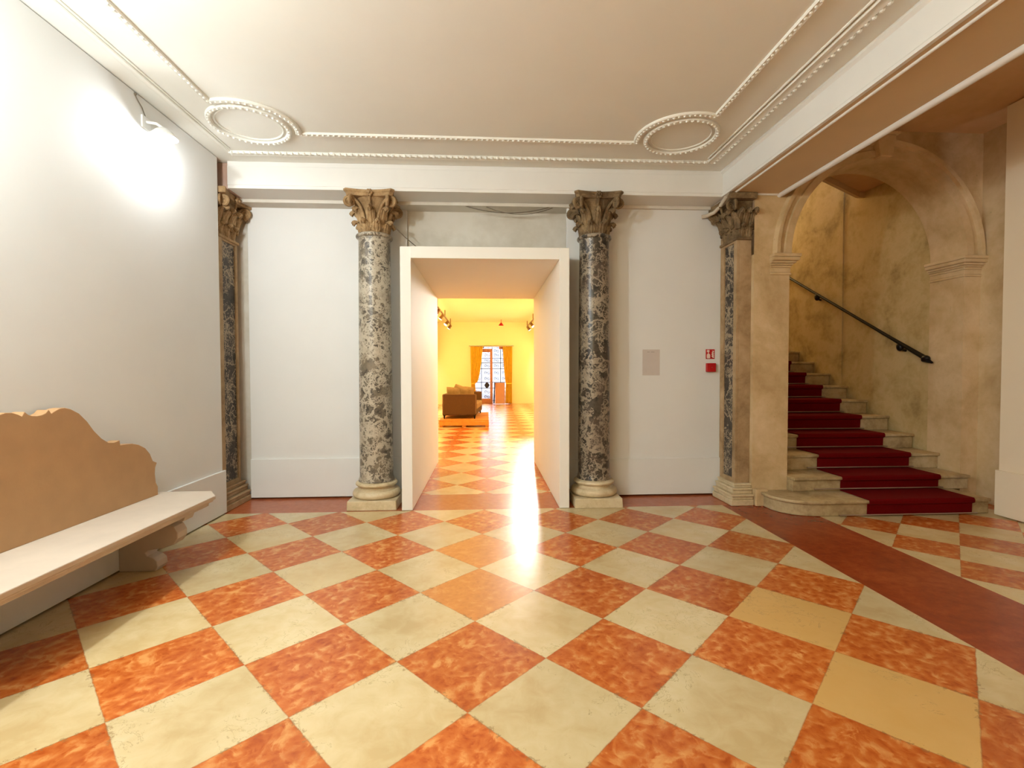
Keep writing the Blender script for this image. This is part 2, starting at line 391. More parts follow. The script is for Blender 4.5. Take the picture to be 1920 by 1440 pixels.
# hall ceiling
struct(MB().box(-3.05, 2.70, -4.0, 5.86, ZC, ZC+0.1).build('ceiling', 'ceil'), 'white plaster ceiling of the hall with moulded bands', 'ceiling')
struct(MB().box(3.0, 6.2, -4.0, 5.22, 4.19, 4.29).build('ceiling', 'aisleceil'), 'brownish plaster ceiling above the stair aisle', 'ceiling')
# left wall: a white false wall that stops short of the pier
lw = MB().box(-2.84, -2.79, -4.0, 5.20, 0.012, 3.742).build('wall_left', 'paint', bevel=0.003)
struct(lw, 'smooth white wall behind the stone bench', 'wall')
struct(MB().box(-3.05, -3.0, -4.0, 6.0, 0, ZC).build('wall_left_rear', 'pinkwall'), 'old brown wall seen in the gap behind the left white wall', 'wall')
struct(MB().box(-2.79, -2.765, -4.0, 5.225, 0.012, 0.465).build('baseboard_left', 'paint', bevel=0.004), 'tall white baseboard of the left wall behind the bench', 'baseboard')
# right partition
struct(MB().box(5.285, 5.34, -4.0, 4.64, 0.012, 4.18).build('wall_right', 'paint_beige', bevel=0.003), 'beige white partition wall at the right edge', 'wall')
struct(MB().box(5.26, 5.285, -4.0, 4.655, 0.012, 0.475).build('baseboard_right', 'paint_beige', bevel=0.004), 'tall white baseboard of the right partition wall', 'baseboard')
struct(MB().box(5.65, 5.75, 4.0, 5.25, 0, 4.19).build('wall_aisle', 'arch'), 'narrow stained plaster wall beside the stair arch', 'wall')
struct(MB().box(-3.2, 6.2, -4.1, -4.0, 0, 4.3).build('wall_front', 'pier'), 'wall behind the camera', 'wall')
# back wall behind the columns, opening for the passage
bw = MB()
bw.box(-3.05, -0.93, 5.85, 5.95, 0, 3.85).box(0.92, 3.0, 5.85, 5.95, 0, 3.85).box(-0.93, 0.92, 5.85, 5.95, 2.86, 3.85)
struct(bw.build('wall_back', 'oldwall'), 'grey plaster back wall behind the columns above the passage', 'wall')
struct(MB().box(-2.78, -0.935, 5.80, 5.845, 0.03, 3.46).build('wall_back_left', 'paint', bevel=0.003), 'white panel wall between the left pier and the left column', 'wall')
struct(MB().box(-2.78, -0.935, 5.78, 5.80, 0.02, 0.475).build('baseboard_back_left', 'paint', bevel=0.003), 'white baseboard between left pier and left column', 'baseboard')
struct(MB().box(0.96, 2.83, 5.655, 5.70, 0.03, 3.44).build('wall_back_right', 'paint', bevel=0.003), 'white panel wall with red fire sign right of the passage', 'wall')
struct(MB().box(0.96, 2.83, 5.635, 5.655, 0.02, 0.455).build('baseboard_back_right', 'paint', bevel=0.003), 'white baseboard between right column and right pier', 'baseboard')
struct(MB().box(2.83, 2.98, 5.612, 5.85, 0, 3.45).build('wall_return', 'pier'), 'stone return wall behind the right pier', 'wall')

struct(MB().box(-3.0, -2.742, 5.34, 5.80, 3.468, 3.75).build('trim_16', 'pinkwall', bevel=0.01), 'pinkish bare masonry above the left pier capital', 'masonry')
# entablature beam over the columns
e = MB(); e.prism([(5.30, BZ), (5.62, BZ), (5.62, ZC), (5.30, ZC), (5.30, 3.70), (5.295, 3.70), (5.295, 3.50), (5.30, 3.50)], 'x', -2.74, 2.70)
struct(e.build('trim_1', 'beam', bevel=0.003), 'white beam running over the column capitals', 'beam')
struct(MB().box(-3.0, 2.98, 5.62, 5.86, 3.43, 3.60).build('trim_2', 'oldwall'), 'narrow shadowed plaster strip behind the column beam', 'trim')
# beam towards the camera between hall and aisle
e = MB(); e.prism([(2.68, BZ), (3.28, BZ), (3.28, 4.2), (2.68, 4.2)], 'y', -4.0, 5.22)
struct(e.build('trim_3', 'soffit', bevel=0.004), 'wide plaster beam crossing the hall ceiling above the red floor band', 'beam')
e = MB(); e.prism([(2.64, ZC), (2.64, 3.728), (2.665, 3.71), (2.667, 3.50), (2.655, 3.487), (2.655, 3.462), (2.684, 3.462), (2.684, ZC)], 'y', -4.0, 5.295)
struct(e.build('trim_4', 'beam'), 'white inner cornice face of the wide ceiling beam', 'trim')
e = MB(); e.tube([(2.735, -4.0, 3.462), (2.735, 5.2, 3.462)], 0.012, 8); e.tube([(3.265, -4.0, 3.458), (3.265, 5.2, 3.458)], 0.030, 10)
e.tube([(2.735, 5.19, 3.462), (3.265, 5.19, 3.462)], 0.014, 8)
struct(e.build('trim_5', 'beam', smooth=True), 'rounded bead edging the underside of the wide beam', 'trim')

# ceiling mouldings
def bead_run(mb, p, q, wd=0.05, h=0.018, step=0.05, r=0.014, side=0.0):
    p = Vector((*p, ZC)); q = Vector((*q, ZC)); d = (q-p); L = d.length; d.normalize(); t = Vector((-d.y, d.x, 0))
    prof = [(-wd/2, 0), (-wd/2, -h*0.5), (-wd/2+0.008, -h), (-0.008, -h*0.7), (0.008, -h*0.7), (wd/2-0.008, -h), (wd/2, -h*0.5), (wd/2, 0)]
    n = len(prof); vs = []
    for e_ in (p, q): vs += [e_ + t*a + Vector((0, 0, z)) for a, z in prof]
    mb.add(vs, [(i, (i+1) % n, n+(i+1) % n, n+i) for i in range(n)] + [tuple(range(n)), tuple(range(n, 2*n))])
    k = int(L/step)
    for i in range(k):
        c = p + d*(i+0.5)*step + t*side; mb.ball((c.x, c.y, c.z-h*0.8), r, 6, 4, (1, 1, 0.9))
def bead_arc(mb, c, R, a0, a1, wd=0.05, h=0.02, step=0.045, r=0.012, beads=True, sx=1.0):
    n = max(12, int(abs(a1-a0)*R/0.03)); prof = [(-wd/2, 0), (-wd/2, -h*0.6), (-wd/2+0.008, -h), (wd/2-0.008, -h), (wd/2, -h*0.6), (wd/2, 0)]
    m_ = len(prof); vs = []; fs = []
    for i in range(n+1):
        a = a0 + (a1-a0)*i/n
        for pr, z in prof: vs.append((c[0]+(R+pr)*math.cos(a)*sx, c[1]+(R+pr)*math.sin(a), ZC+z))
    for i in range(n):
        for k in range(m_-1): fs.append((i*m_+k, i*m_+k+1, (i+1)*m_+k+1, (i+1)*m_+k))
    fs += [tuple(range(m_)), tuple(range(n*m_, (n+1)*m_))]
    mb.add(vs, fs)
    if beads:
        k = int(abs(a1-a0)*R/step)
        for i in range(k):
            a = a0+(a1-a0)*(i+0.5)/k; mb.ball((c[0]+R*math.cos(a)*sx, c[1]+R*math.sin(a), ZC-h), r, 6, 4)
CL, CR = (-2.13, 4.52), (1.87, 4.54)
inner = MB()
bead_run(inner, (-1.75, 4.66), (1.48, 4.68)); bead_run(inner, (-2.30, -4.0), (-2.28, 4.15)); bead_run(inner, (2.03, 4.16), (2.04, -4.0))
bead_arc(inner, CL, 0.405, math.atan2(4.66-4.52, -1.75+2.13), math.atan2(4.15-4.52, -2.28+2.13), 0.055)
bead_arc(inner, CR, 0.41, PI - math.atan2(4.68-4.54, 1.87-1.48), 2*PI - math.acos(0.39), 0.055)
struct(inner.build('trim_6', 'ceil', smooth=True), 'beaded inner moulding line on the hall ceiling', 'moulding')
outer = MB()
bead_run(outer, (-2.60, 5.085), (2.40, 5.085), 0.07, 0.022, 0.06, 0.018, -0.03); bead_run(outer, (2.41, 5.08), (2.42, -4.0), 0.08, 0.022, 0.06, 0.018, 0.045)
bead_run(outer, (2.35, 4.98), (2.36, -4.0), 0.02, 0.014, 50); bead_run(outer, (-2.61, -4.0), (-2.61, 5.08), 0.06, 0.012, 50); bead_run(outer, (-2.56, -4.0), (-2.56, 5.0), 0.012, 0.010, 50)
struct(outer.build('trim_7', 'ceil', smooth=True), 'scalloped outer moulding line on the hall ceiling', 'moulding')
for i, c in enumerate((CL, CR)):
    rg = MB(); bead_arc(rg, c, 0.325, 0, 2*PI, 0.045, 0.024, 0.05, 0.014, True, 1.0); bead_arc(rg, c, 0.275, 0, 2*PI, 0.014, 0.012, beads=False)
    struct(rg.build('trim_%d' % (8+i), 'ceil', smooth=True), ('round' + (' ceiling moulding in the left corner near the lamp' if i == 0 else ' ceiling moulding in the right corner by the wide beam')), 'moulding')

# ================================================================== STAIR ARCH
AX, AR, AV, AZ, AY0, AY1 = 4.42, 1.03, 1.085, 2.80, 5.20, 5.62
def archwall():
    mb = MB(); n = 40
    xl, xr, zt = 2.98, 5.66, 4.22
    pts = [(AX-AR*math.cos(PI*i/n), AZ+AV*math.sin(PI*i/n)) for i in range(n+1)]
    def outp(p):
        x, z = p; dx, dz = x-AX, z-AZ
        t = min([ (xl-AX)/dx if dx < -1e-6 else 1e9, (xr-AX)/dx if dx > 1e-6 else 1e9, (zt-AZ)/dz if dz > 1e-6 else 1e9])
        return (AX+dx*t, AZ+dz*t)
    op = [outp(p) for p in pts]
    vs = []
    for y in (AY0, AY1):
        vs += [(p[0], y, p[1]) for p in pts] + [(p[0], y, p[1]) for p in op]
    K = 2*(n+1); fs = []
    for i in range(n):
        fs += [(i, i+1, n+1+i+1, n+1+i), (K+i, K+i+1, K+n+2+i, K+n+1+i), (i, i+1, K+i+1, K+i)]
    mb.add(vs, fs)
    # corner fillers above and the two jambs
    for y0, y1 in ((AY0, AY1),):
        cl = [p for p in op if abs(p[0]-xl) < 1e-4][-1]; ct = [p for p in op if abs(p[1]-zt) < 1e-4]
        mb.prism([(xl, cl[1]), ct[0], (xl, zt)], 'y', y0, y1)
        cr = [p for p in op if abs(p[0]-xr) < 1e-4][0]
        mb.prism([(xr, cr[1]), (xr, zt), ct[-1]], 'y', y0, y1)
    mb.box(xl, AX-AR, AY0, AY1, 0, AZ); mb.box(AX+AR, xr, AY0, AY1, 0, AZ)
    return mb
struct(archwall().build('wall_arch', 'arch'), 'aged stone wall with the round arch over the red stairs', 'wall')
# archivolt, keystone, imposts
ar = MB(); n = 48; prof = [(0.0, 0.0), (0.0, -0.035), (0.075, -0.04), (0.085, -0.02), (0.135, -0.025), (0.145, -0.06), (0.185, -0.065), (0.20, 0.0)]
vs = []; fs = []
for i in range(n+1):
    a = PI*i/n
    for dr, dy in prof: vs.append((AX-(AR+dr)*math.cos(a), AY0+dy, AZ+(AV+dr)*math.sin(a)))
k = len(prof)
for i in range(n):
    for j in range(k-1): fs.append((i*k+j, i*k+j+1, (i+1)*k+j+1, (i+1)*k+j))
ar.add(vs, fs)
struct(ar.build('trim_10', 'arch', smooth=True), 'moulded stone band around the stair arch', 'moulding')
ks = MB(); ks.prism([(AX-0.07, AZ+AV-0.02), (AX+0.07, AZ+AV-0.02), (AX+0.11, AZ+AV+0.22), (AX-0.11, AZ+AV+0.22)], 'y', AY0-0.10, AY0)
ks.box(AX-0.14, AX+0.14, AY0-0.13, AY0, AZ+AV+0.22, AZ+AV+0.25)
struct(ks.build('trim_11', 'arch', bevel=0.01), 'keystone at the top of the stair arch', 'moulding')
def impost(x0, x1, sgn):
    mb = MB()
    for (o, z0, z1) in ((0.016, 2.575, 2.60), (0.008, 2.60, 2.655), (0.016, 2.655, 2.68), (0.03, 2.68, 2.70), (0.05, 2.70, 2.725), (0.075, 2.725, 2.765), (0.085, 2.765, 2.80)):
        if sgn > 0: mb.box(x0-0.0, x1+o, AY0-o, AY1, z0, z1)
        else: mb.box(x0-o, x1, AY0-o, AY1, z0, z1)
    return mb
struct(impost(3.16, 3.39, 1).build('trim_12', 'arch', bevel=0.008), 'stone impost capital at the left foot of the stair arch', 'moulding')
struct(impost(5.45, 5.66, -1).build('trim_13', 'arch', bevel=0.008), 'stone impost capital at the right foot of the stair arch', 'moulding')
struct(MB().box(2.985, 3.13, 5.12, 5.20, 0, 0.19).build('trim_14', 'arch', bevel=0.012), 'small stone block at the foot of the left arch jamb', 'moulding')
# stairwell shell
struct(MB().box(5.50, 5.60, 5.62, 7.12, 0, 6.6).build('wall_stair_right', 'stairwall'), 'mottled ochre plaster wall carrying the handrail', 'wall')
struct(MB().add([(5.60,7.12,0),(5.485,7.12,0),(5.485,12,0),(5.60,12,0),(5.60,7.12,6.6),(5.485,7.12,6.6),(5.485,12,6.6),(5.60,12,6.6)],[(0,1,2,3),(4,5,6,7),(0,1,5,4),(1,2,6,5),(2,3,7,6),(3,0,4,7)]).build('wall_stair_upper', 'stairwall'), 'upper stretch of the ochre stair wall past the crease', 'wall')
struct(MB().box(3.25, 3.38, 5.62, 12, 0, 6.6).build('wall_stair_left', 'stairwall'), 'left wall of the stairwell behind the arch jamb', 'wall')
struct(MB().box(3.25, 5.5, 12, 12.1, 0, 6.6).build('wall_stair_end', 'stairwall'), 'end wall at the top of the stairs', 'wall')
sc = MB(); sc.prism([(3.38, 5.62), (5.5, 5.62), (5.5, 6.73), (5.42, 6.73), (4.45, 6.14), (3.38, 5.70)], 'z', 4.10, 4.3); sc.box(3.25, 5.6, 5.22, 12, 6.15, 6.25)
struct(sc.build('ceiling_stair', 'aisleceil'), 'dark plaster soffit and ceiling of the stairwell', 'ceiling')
st = MB(); st.prism([(5.50, 6.72), (5.42, 6.72), (4.45, 6.13), (4.43, 6.17), (5.40, 6.76), (5.50, 6.76)], 'z', 4.02, 4.10)
struct(st.build('trim_15', 'soffit'), 'pale strip along the edge of the stair soffit', 'trim')

# ---- stairs
stair = thing('staircase', (4.4, 4.70, 0), 'worn cream stone staircase rising through the round arch', 'staircase')
ZS = [0.165, 0.325, 0.51, 0.695, 0.89, 1.085, 1.275, 1.465, 1.655, 1.845, 2.035, 2.225, 2.415]
YS = [4.72 + 0.378*i for i in range(13)]
def step_outline(k, ov):
    y0 = YS[k]-ov
    if k == 0:
        pts = [(3.07-ov, 5.20), (3.07-ov, 5.02)]
        for i in range(1, 9):
            t = i/9*PI/2; pts.append((3.07-ov + 0.36*(1-math.cos(t)), 5.02 - (5.02-y0)*math.sin(t)))
        pts += [(3.44, y0), (5.275, y0), (5.275, 5.20)]
    else:
        x0, x1 = (3.385, 5.445) if YS[k]+0.38 < 5.7 else (3.385, 5.482)
        pts = [(x0, YS[k]+0.42), (x0, y0), (x1, y0), (x1, YS[k]+0.42)]
    return pts
for k in range(13):
    m_ = MB(); zb = 0 if k == 0 else ZS[k-1]-0.001
    m_.prism(step_outline(k, 0.0), 'z', zb, ZS[k]-0.035)
    m_.prism(step_outline(k, 0.03), 'z', ZS[k]-0.035, ZS[k])
    m_.build('step', 'step', stair, bevel=0.012, seg=3)
MB().box(3.385, 5.44, YS[12]+0.4, 11.9, 2.2, ZS[12]).build('landing', 'step', stair)
carp = thing('stair_carpet', (4.5, 4.66, 0), 'red carpet runner laid down the stone stairs', 'carpet')
cm = MB(); prof = []
for k in range(13):
    zb = 0.004 if k == 0 else ZS[k-1]+0.012
    y = YS[k]
    prof += [(y-0.010, zb), (y-0.014, ZS[k]-0.045), (y-0.044, ZS[k]-0.030), (y-0.044, ZS[k]-0.004), (y-0.034, ZS[k]+0.010)]
    if k < 12: prof += [(YS[k+1]-0.014, ZS[k]+0.012)]
prof.append((YS[12]+1.2, ZS[12]+0.012))
vs = []; fs = []
XL = 3.93; XR = 5.07
for (y, z) in prof: vs += [(XL, y, z), (XR, y, z)]
for i in range(len(prof)-1): fs.append((2*i, 2*i+1, 2*i+3, 2*i+2))
cm.add(vs, fs); cm.build('runner', 'carpet', carp, solid=0.012, bevel=0.004)
for k in range(13):
    y, z = YS[k]-0.024, (0.016 if k == 0 else ZS[k-1]+0.03)
    x0 = 3.62 if k in (0, 1) else 3.80
    tag(MB().tube([(x0, y, z), (5.12, y, z)], 0.008, 8).build('stair_rod', 'rod', carp, smooth=True), 'thin metal rod across the carpet')
# ---- handrail
hr = thing('handrail', (5.42, 5.6, 1.6), 'black iron handrail climbing the ochre stair wall', 'handrail')
pa, pb = Vector((5.41, 5.62, 1.655)), Vector((5.41, 8.9, 3.50))
pts = [pa + (pb-pa)*t/12 for t in range(13)]
MB().tube(pts, [0.030, 0.026] + [0.021]*11, 10).build('rail', 'iron', hr, smooth=True)
e = MB(); e.ball(tuple(pa), 0.042, 12, 8, (0.9, 1.3, 0.9)); e.tube([pa+Vector((0, 0.02, -0.01)), pa+Vector((0, -0.09, -0.055))], [0.038, 0.012], 10)
e.build('end_knob', 'iron', hr, smooth=True)
for t in (0.115, 0.60, 0.93):
    p = pa + (pb-pa)*t
    q = MB(); q.ball((p.x+0.01, p.y, p.z-0.05), 0.048, 12, 8, (0.8, 1.0, 1.25)); q.tube([(p.x, p.y, p.z-0.02), (p.x+0.03, p.y, p.z-0.09), (5.50, p.y, p.z-0.10)], 0.016, 8)
    q.lathe([(0.045, 0), (0.045, 0.012)], seg=16) if False else None
    q.build('bracket', 'iron', hr, smooth=True)

# ================================================================== COLUMNS
def leaf(h, wd, flare, curl, lobes=3, nu=9, nv=16):
    """acanthus leaf, base at origin, outward = -Y, up = Z"""
    vs = []; fs = []
    for j in range(nv+1):
        v = j/nv
        if v < 0.72:
            t = v/0.72; out = flare*0.35*t*t; z = h*0.93*t
        else:
            t = (v-0.72)/0.28; a = t*PI*0.95
            out = flare*0.35 + curl*(1-math.cos(a))*0.95; z = h*0.93 + curl*math.sin(a)*1.0 - (curl*0.35*t if t > 0.5 else 0)
        wv = wd*(0.72 + 0.42*math.sin(PI*min(1, v*1.15)))*(1-0.62*max(0, (v-0.70)/0.30)**1.4)
        wv *= 1 - 0.20*abs(math.sin(lobes*PI*v))**2
        for i in range(nu+1):
            u = -1 + 2*i/nu
            ridge = 0.012*(1-abs(u))**2 + 0.006*math.cos(u*PI*3.5)
            vs.append((u*wv/2, -(out + ridge - 0.018*u*u), z - 0.03*abs(u)*v))
    for j in range(nv):
        for i in range(nu): fs.append((j*(nu+1)+i, j*(nu+1)+i+1, (j+1)*(nu+1)+i+1, (j+1)*(nu+1)+i))
    return vs, fs
def add_leaf(parent, m, pos, ang, h, wd, flare, curl):
    """ang: direction in which the leaf faces (radians in XY)"""
    vs, fs = leaf(h, wd, flare, curl)
    R = Matrix.Translation(Vector(pos)) @ Matrix.Rotation(ang+PI/2, 4, 'Z')
    mb = MB(); mb.add([R @ Vector(p) for p in vs], fs)
    return mb.build('leaf', m, parent, smooth=True, solid=0.014)
def volute(parent, m, c, ang, zt, s=1.0, stem=True):
    """pair of scrolls under an abacus corner; ang = outward direction of the corner, c = corner point (x,y) in plan"""
    mb = MB()
    d = Vector((math.cos(ang), math.sin(ang), 0)); t = Vector((-d.y, d.x, 0))
    for sg in (-1, 1):
        dd = (d + t*sg*0.55).normalized()
        side = t*sg*0.020*s
        ctr = Vector((c[0], c[1], zt-0.058*s)) - d*0.050*s + side
        pts = []; rad = []
        for i in range(12):
            q = i/11; p0 = ctr - dd*(0.135*s) + Vector((0, 0, -0.15*s)); p1 = ctr - dd*0.10*s + Vector((0, 0, 0.03*s)); p2 = ctr + Vector((0, 0, 0.046*s))
            pts.append(p0*(1-q)**2 + p1*2*q*(1-q) + p2*q*q); rad.append((0.013+0.004*q)*s)
        for i in range(1, 30):
            a = PI/2 - i*0.42; r = 0.046*s*(1-i/36)
            pts.append(ctr + dd*r*math.cos(a) + Vector((0, 0, r*math.sin(a))) + side*0.3*(i/30)); rad.append(0.016*s*(1-i/60))
        mb.tube(pts, rad, 7)
        mb.ball(tuple(ctr+side*0.2), 0.014*s, 8, 6)
    return mb.build('volute', m, parent, smooth=True)
def abacus_outline(hx, hy, conc=0.045, ch=0.035, sides=(1, 1, 1, 1)):
    """concave-sided square, half sizes hx, hy"""
    cor = [(-hx, -hy), (hx, -hy), (hx, hy), (-hx, hy)]; pts = []
    for k in range(4):
        a = Vector(cor[k]); b_ = Vector(cor[(k+1) % 4]); d = (b_-a).normalized(); nrm = Vector((-d.y, d.x))
        L = (b_-a).length; 
        for i in range(13):
            t = i/12; s_ = ch + (L-2*ch)*t
            pts.append(tuple(a + d*s_ + nrm*conc*4*t*(1-t)*sides[k]))
    return pts
def abacus(parent, m, cx, cy_, hx, hy, z0, z1, conc=0.045):
    lv = [(0.90, z0), (0.93, z0+(z1-z0)*0.45), (1.0, z0+(z1-z0)*0.7), (1.0, z1)]
    base = abacus_outline(hx, hy, conc); n_ = len(base); vs = []; fs = []
    for s_, z in lv: vs += [(cx+p[0]*s_, cy_+p[1]*s_, z) for p in base]
    for i in range(len(lv)-1):
        for k in range(n_): fs.append((i*n_+k, i*n_+(k+1) % n_, (i+1)*n_+(k+1) % n_, (i+1)*n_+k))
    fs += [tuple(range(n_)), tuple(range((len(lv)-1)*n_, len(lv)*n_))]
    return MB().add(vs, fs).build('abacus', m, parent, bevel=0.004)
def fleuron(parent, m, pos, ang):
    mb = MB(); d = Vector((math.cos(ang), math.sin(ang), 0)); t = Vector((-d.y, d.x, 0)); p = Vector(pos)
    for i in range(6):
        a = i*PI/3; q = p + d*0.012 + t*0.024*math.cos(a) + Vector((0, 0, 0.026*math.sin(a))); mb.ball(tuple(q), 0.017, 8, 6)
    mb.ball(tuple(p+d*0.03), 0.014, 8, 6)
    mb.tube([tuple(p+Vector((0, 0, -0.02))), tuple(p-d*0.01+Vector((0, 0, -0.08))), tuple(p-d*0.05+Vector((0, 0, -0.16)))], [0.014, 0.012, 0.008], 8)
    return mb.build('fleuron', m, parent, smooth=True)

def column(x, y, label, shaft_m, cap_m, rb, rt_):
    t = thing('marble_column', (x, y, 0), label, 'column', 'round marble columns beside the passage')
    MB().frust((x-.268, x+.268, y-.268, y+.268), (x-.262, x+.262, y-.262, y+.262), 0, 0.105).build('plinth', 'base', t, bevel=0.008)
    pr = []
    for i in range(9): a = -PI/2 + PI*i/8; pr.append((0.222+0.040*math.cos(a), 0.147+0.042*math.sin(a)))
    pr += [(0.222, 0.192), (0.206, 0.198), (0.196, 0.210), (0.197, 0.222), (0.206, 0.230), (0.212, 0.232)]
    for i in range(7): a = -PI/2 + PI*i/6; pr.append((0.208+0.022*math.cos(a), 0.252+0.020*math.sin(a)))
    pr += [(0.200, 0.275), (0.190, 0.283)]
    MB().lathe(pr, x, y, 56).build('base_moulding', 'base', t, smooth=True)
    sh = [(rb+0.016, 0.283), (rb+0.014, 0.295), (rb+0.002, 0.33), (rb, 0.36)]
    for i in range(1, 12):
        q = i/11; sh.append((rb - (rb-rt_)*q**1.6, 0.36 + (2.955-0.36)*q))
    sh += [(rt_+0.006, 2.985)]
    MB().lathe(sh, x, y, 56).build('shaft', shaft_m, t, smooth=True)
    nk = []
    for i in range(9): a = -PI/2 + PI*i/8; nk.append((rt_+0.008+0.022*math.cos(a), 3.008+0.022*math.sin(a)))
    MB().lathe(nk, x, y, 48).build('necking', shaft_m, t, smooth=True)
    z0 = 3.025
    bl = [(0.150, z0), (0.146, z0+0.10), (0.144, z0+0.20), (0.155, z0+0.28), (0.180, z0+0.335), (0.195, z0+0.355), (0.20, z0+0.375)]
    cap = MB().lathe(bl, x, y, 40).build('capital', cap_m, t, smooth=True)
    for i in range(8):
        a = i*PI/4 + PI/8
        add_leaf(cap, cap_m, (x+0.155*math.cos(a), y+0.155*math.sin(a), z0-0.003), a, 0.135, 0.112, 0.06, 0.030)
    for i in range(8):
        a = i*PI/4
        add_leaf(cap, cap_m, (x+0.150*math.cos(a), y+0.150*math.sin(a), z0+0.05), a, 0.215, 0.100, 0.13, 0.034)
    for i in range(4):
        a = PI/4 + i*PI/2
        volute(cap, cap_m, (x+0.262*math.sqrt(2)*math.cos(a)*0.94, y+0.262*math.sqrt(2)*math.sin(a)*0.94), a, z0+0.385, 1.15)
        a2 = i*PI/2
        fleuron(cap, cap_m, (x+0.215*math.cos(a2), y+0.215*math.sin(a2), z0+0.405), a2)
    abacus(cap, cap_m, x, y, 0.272, 0.272, z0+0.375, 3.463)
    return t
column(-1.245, 5.485, 'grey veined marble column left of the passage with tan carved capital', 'marble_l', 'capital', 0.184, 0.172)
column(1.235, 5.43, 'dark veined marble column right of the passage with darker carved capital', 'marble_d', 'capital_dark', 0.180, 0.166)

# ---- corner piers with an inlaid marble strip
def pier(sg, label, capm):
    """sg=+1 right pier (strip faces -X), sg=-1 left pier; built from the strip face outwards"""
    xf = 2.82 if sg > 0 else -2.88       # strip face
    def bx(mb, d0, d1, y0, y1, z0, z1):  # depth measured into the pier from the strip face
        a, b_ = xf+sg*d0, xf+sg*d1
        return mb.box(min(a, b_), max(a, b_), y0, y1, z0, z1)
    yf, yb = (5.25, 5.60) if sg > 0 else (5.34, 5.735)
    iy0, iy1 = (5.315, 5.535) if sg > 0 else (5.42, 5.69)
    back = 0.16 if sg > 0 else 0.115
    t = thing('stone_pier', (xf+sg*0.08, (yf+yb)/2, 0), label, 'pier', 'square piers at the ends of the colonnade')
    mb = MB()
    bx(mb, 0.02, back, yf, yb, 0.235, 2.99)
    bx(mb, -0.012, 0.02, yf, iy0, 0.235, 2.99); bx(mb, -0.012, 0.02, iy1, yb, 0.235, 2.99); bx(mb, -0.012, 0.02, iy0, iy1, 0.235, 0.285); bx(mb, -0.012, 0.02, iy0, iy1, 2.95, 2.99)
    mb.build('shaft', 'pier', t, bevel=0.004)
    bx(MB(), 0.004, 0.021, iy0+0.001, iy1-0.001, 0.286, 2.949).build('marble_inlay', 'marble_p', t)
    fr = MB()
    for (o, z0, z1) in ((0.10, 0.0, 0.065), (0.085, 0.065, 0.10), (0.10, 0.10, 0.125), (0.06, 0.125, 0.165), (0.07, 0.165, 0.19), (0.035, 0.19, 0.215), (0.045, 0.215, 0.236)):
        bx(fr, -o, back, yf-o, yb+(0.06 if sg < 0 else 0.0), z0, z1)
    fr.build('base_moulding', 'pier' if sg < 0 else 'base', t, bevel=0.009, seg=3)
    # capital: flaring block, leaves on the strip face and the front face
    z0 = 2.99
    b0 = sorted((xf-sg*0.0, xf+sg*back)); b1 = sorted((xf-sg*0.03, xf+sg*back))
    cm_ = MB()
    cm_.frust((b0[0], b0[1], yf, yb), (b0[0], b0[1], yf, yb), z0, z0+0.16)
    cm_.frust((b0[0], b0[1], yf, yb), (b1[0], b1[1], yf-0.025, yb+0.02), z0+0.16, z0+0.42)
    bx(cm_, -0.03, back, yf-0.03, yb+0.02, z0-0.02, z0+0.012)
    cap = cm_.build('capital', capm, t, bevel=0.01)
    fa = PI if sg > 0 else 0.0
    L = yb-yf
    for i in range(3):
        yy = yf + L*(i+0.5)/3
        add_leaf(cap, capm, (xf+sg*0.0, yy, z0+0.005), fa, 0.15, L/3*0.95, 0.05, 0.022)
    for i in range(4):
        yy = yf + L*i/3
        add_leaf(cap, capm, (xf-sg*0.008, yy, z0+0.10), fa, 0.20, L/3*0.85, 0.16, 0.034)
    if sg > 0:
        for i in range(2): add_leaf(cap, capm, (xf+0.04+i*0.09, yf, z0+0.005), -PI/2, 0.15, 0.085, 0.05, 0.022)
        for i in range(3): add_leaf(cap, capm, (xf+0.0+i*0.08, yf-0.006, z0+0.10), -PI/2, 0.20, 0.085, 0.15, 0.034)
    volute(cap, capm, (xf-sg*0.13, yf-0.10), math.atan2(-1, -sg), z0+0.405, 1.1)
    volute(cap, capm, (xf-sg*0.13, yb+0.06), math.atan2(1, -sg), z0+0.405, 1.1)
    fleuron(cap, capm, (xf-sg*0.11, (yf+yb)/2, z0+0.42), fa)
    ab = MB(); 
    x_o = xf-sg*0.16; x_b = xf+sg*back
    pts = [(x_b, yf-0.12), (x_o, yf-0.12)]
    for i in range(1, 12):
        q = i/12; pts.append((x_o+sg*0.055*4*q*(1-q), yf-0.12 + (yb+0.09-(yf-0.12))*q))
    pts += [(x_o, yb+0.09), (x_b, yb+0.09)]
    ab.prism(pts, 'z', z0+0.405, 3.462)
    ab.build('abacus', capm, cap, bevel=0.01)
pier(-1, 'brown stone pier with dark marble strip beside the left white wall', 'capital')
pier(1, 'brown stone pier with dark marble strip beside the stair arch', 'capital_dark')

# ================================================================== PASSAGE (white box lining)
ps = MB()
ps.box(-0.915, -0.80, 5.20, 8.0, 0.004, 2.845).box(0.80, 0.908, 5.185, 8.0, 0.004, 2.845)
ps.box(-0.80, 0.80, 5.19, 8.0, 2.72, 2.845)
struct(ps.build('door_1', 'tunnel', bevel=0.003), 'deep white boxed passage between the two marble columns', 'passage')

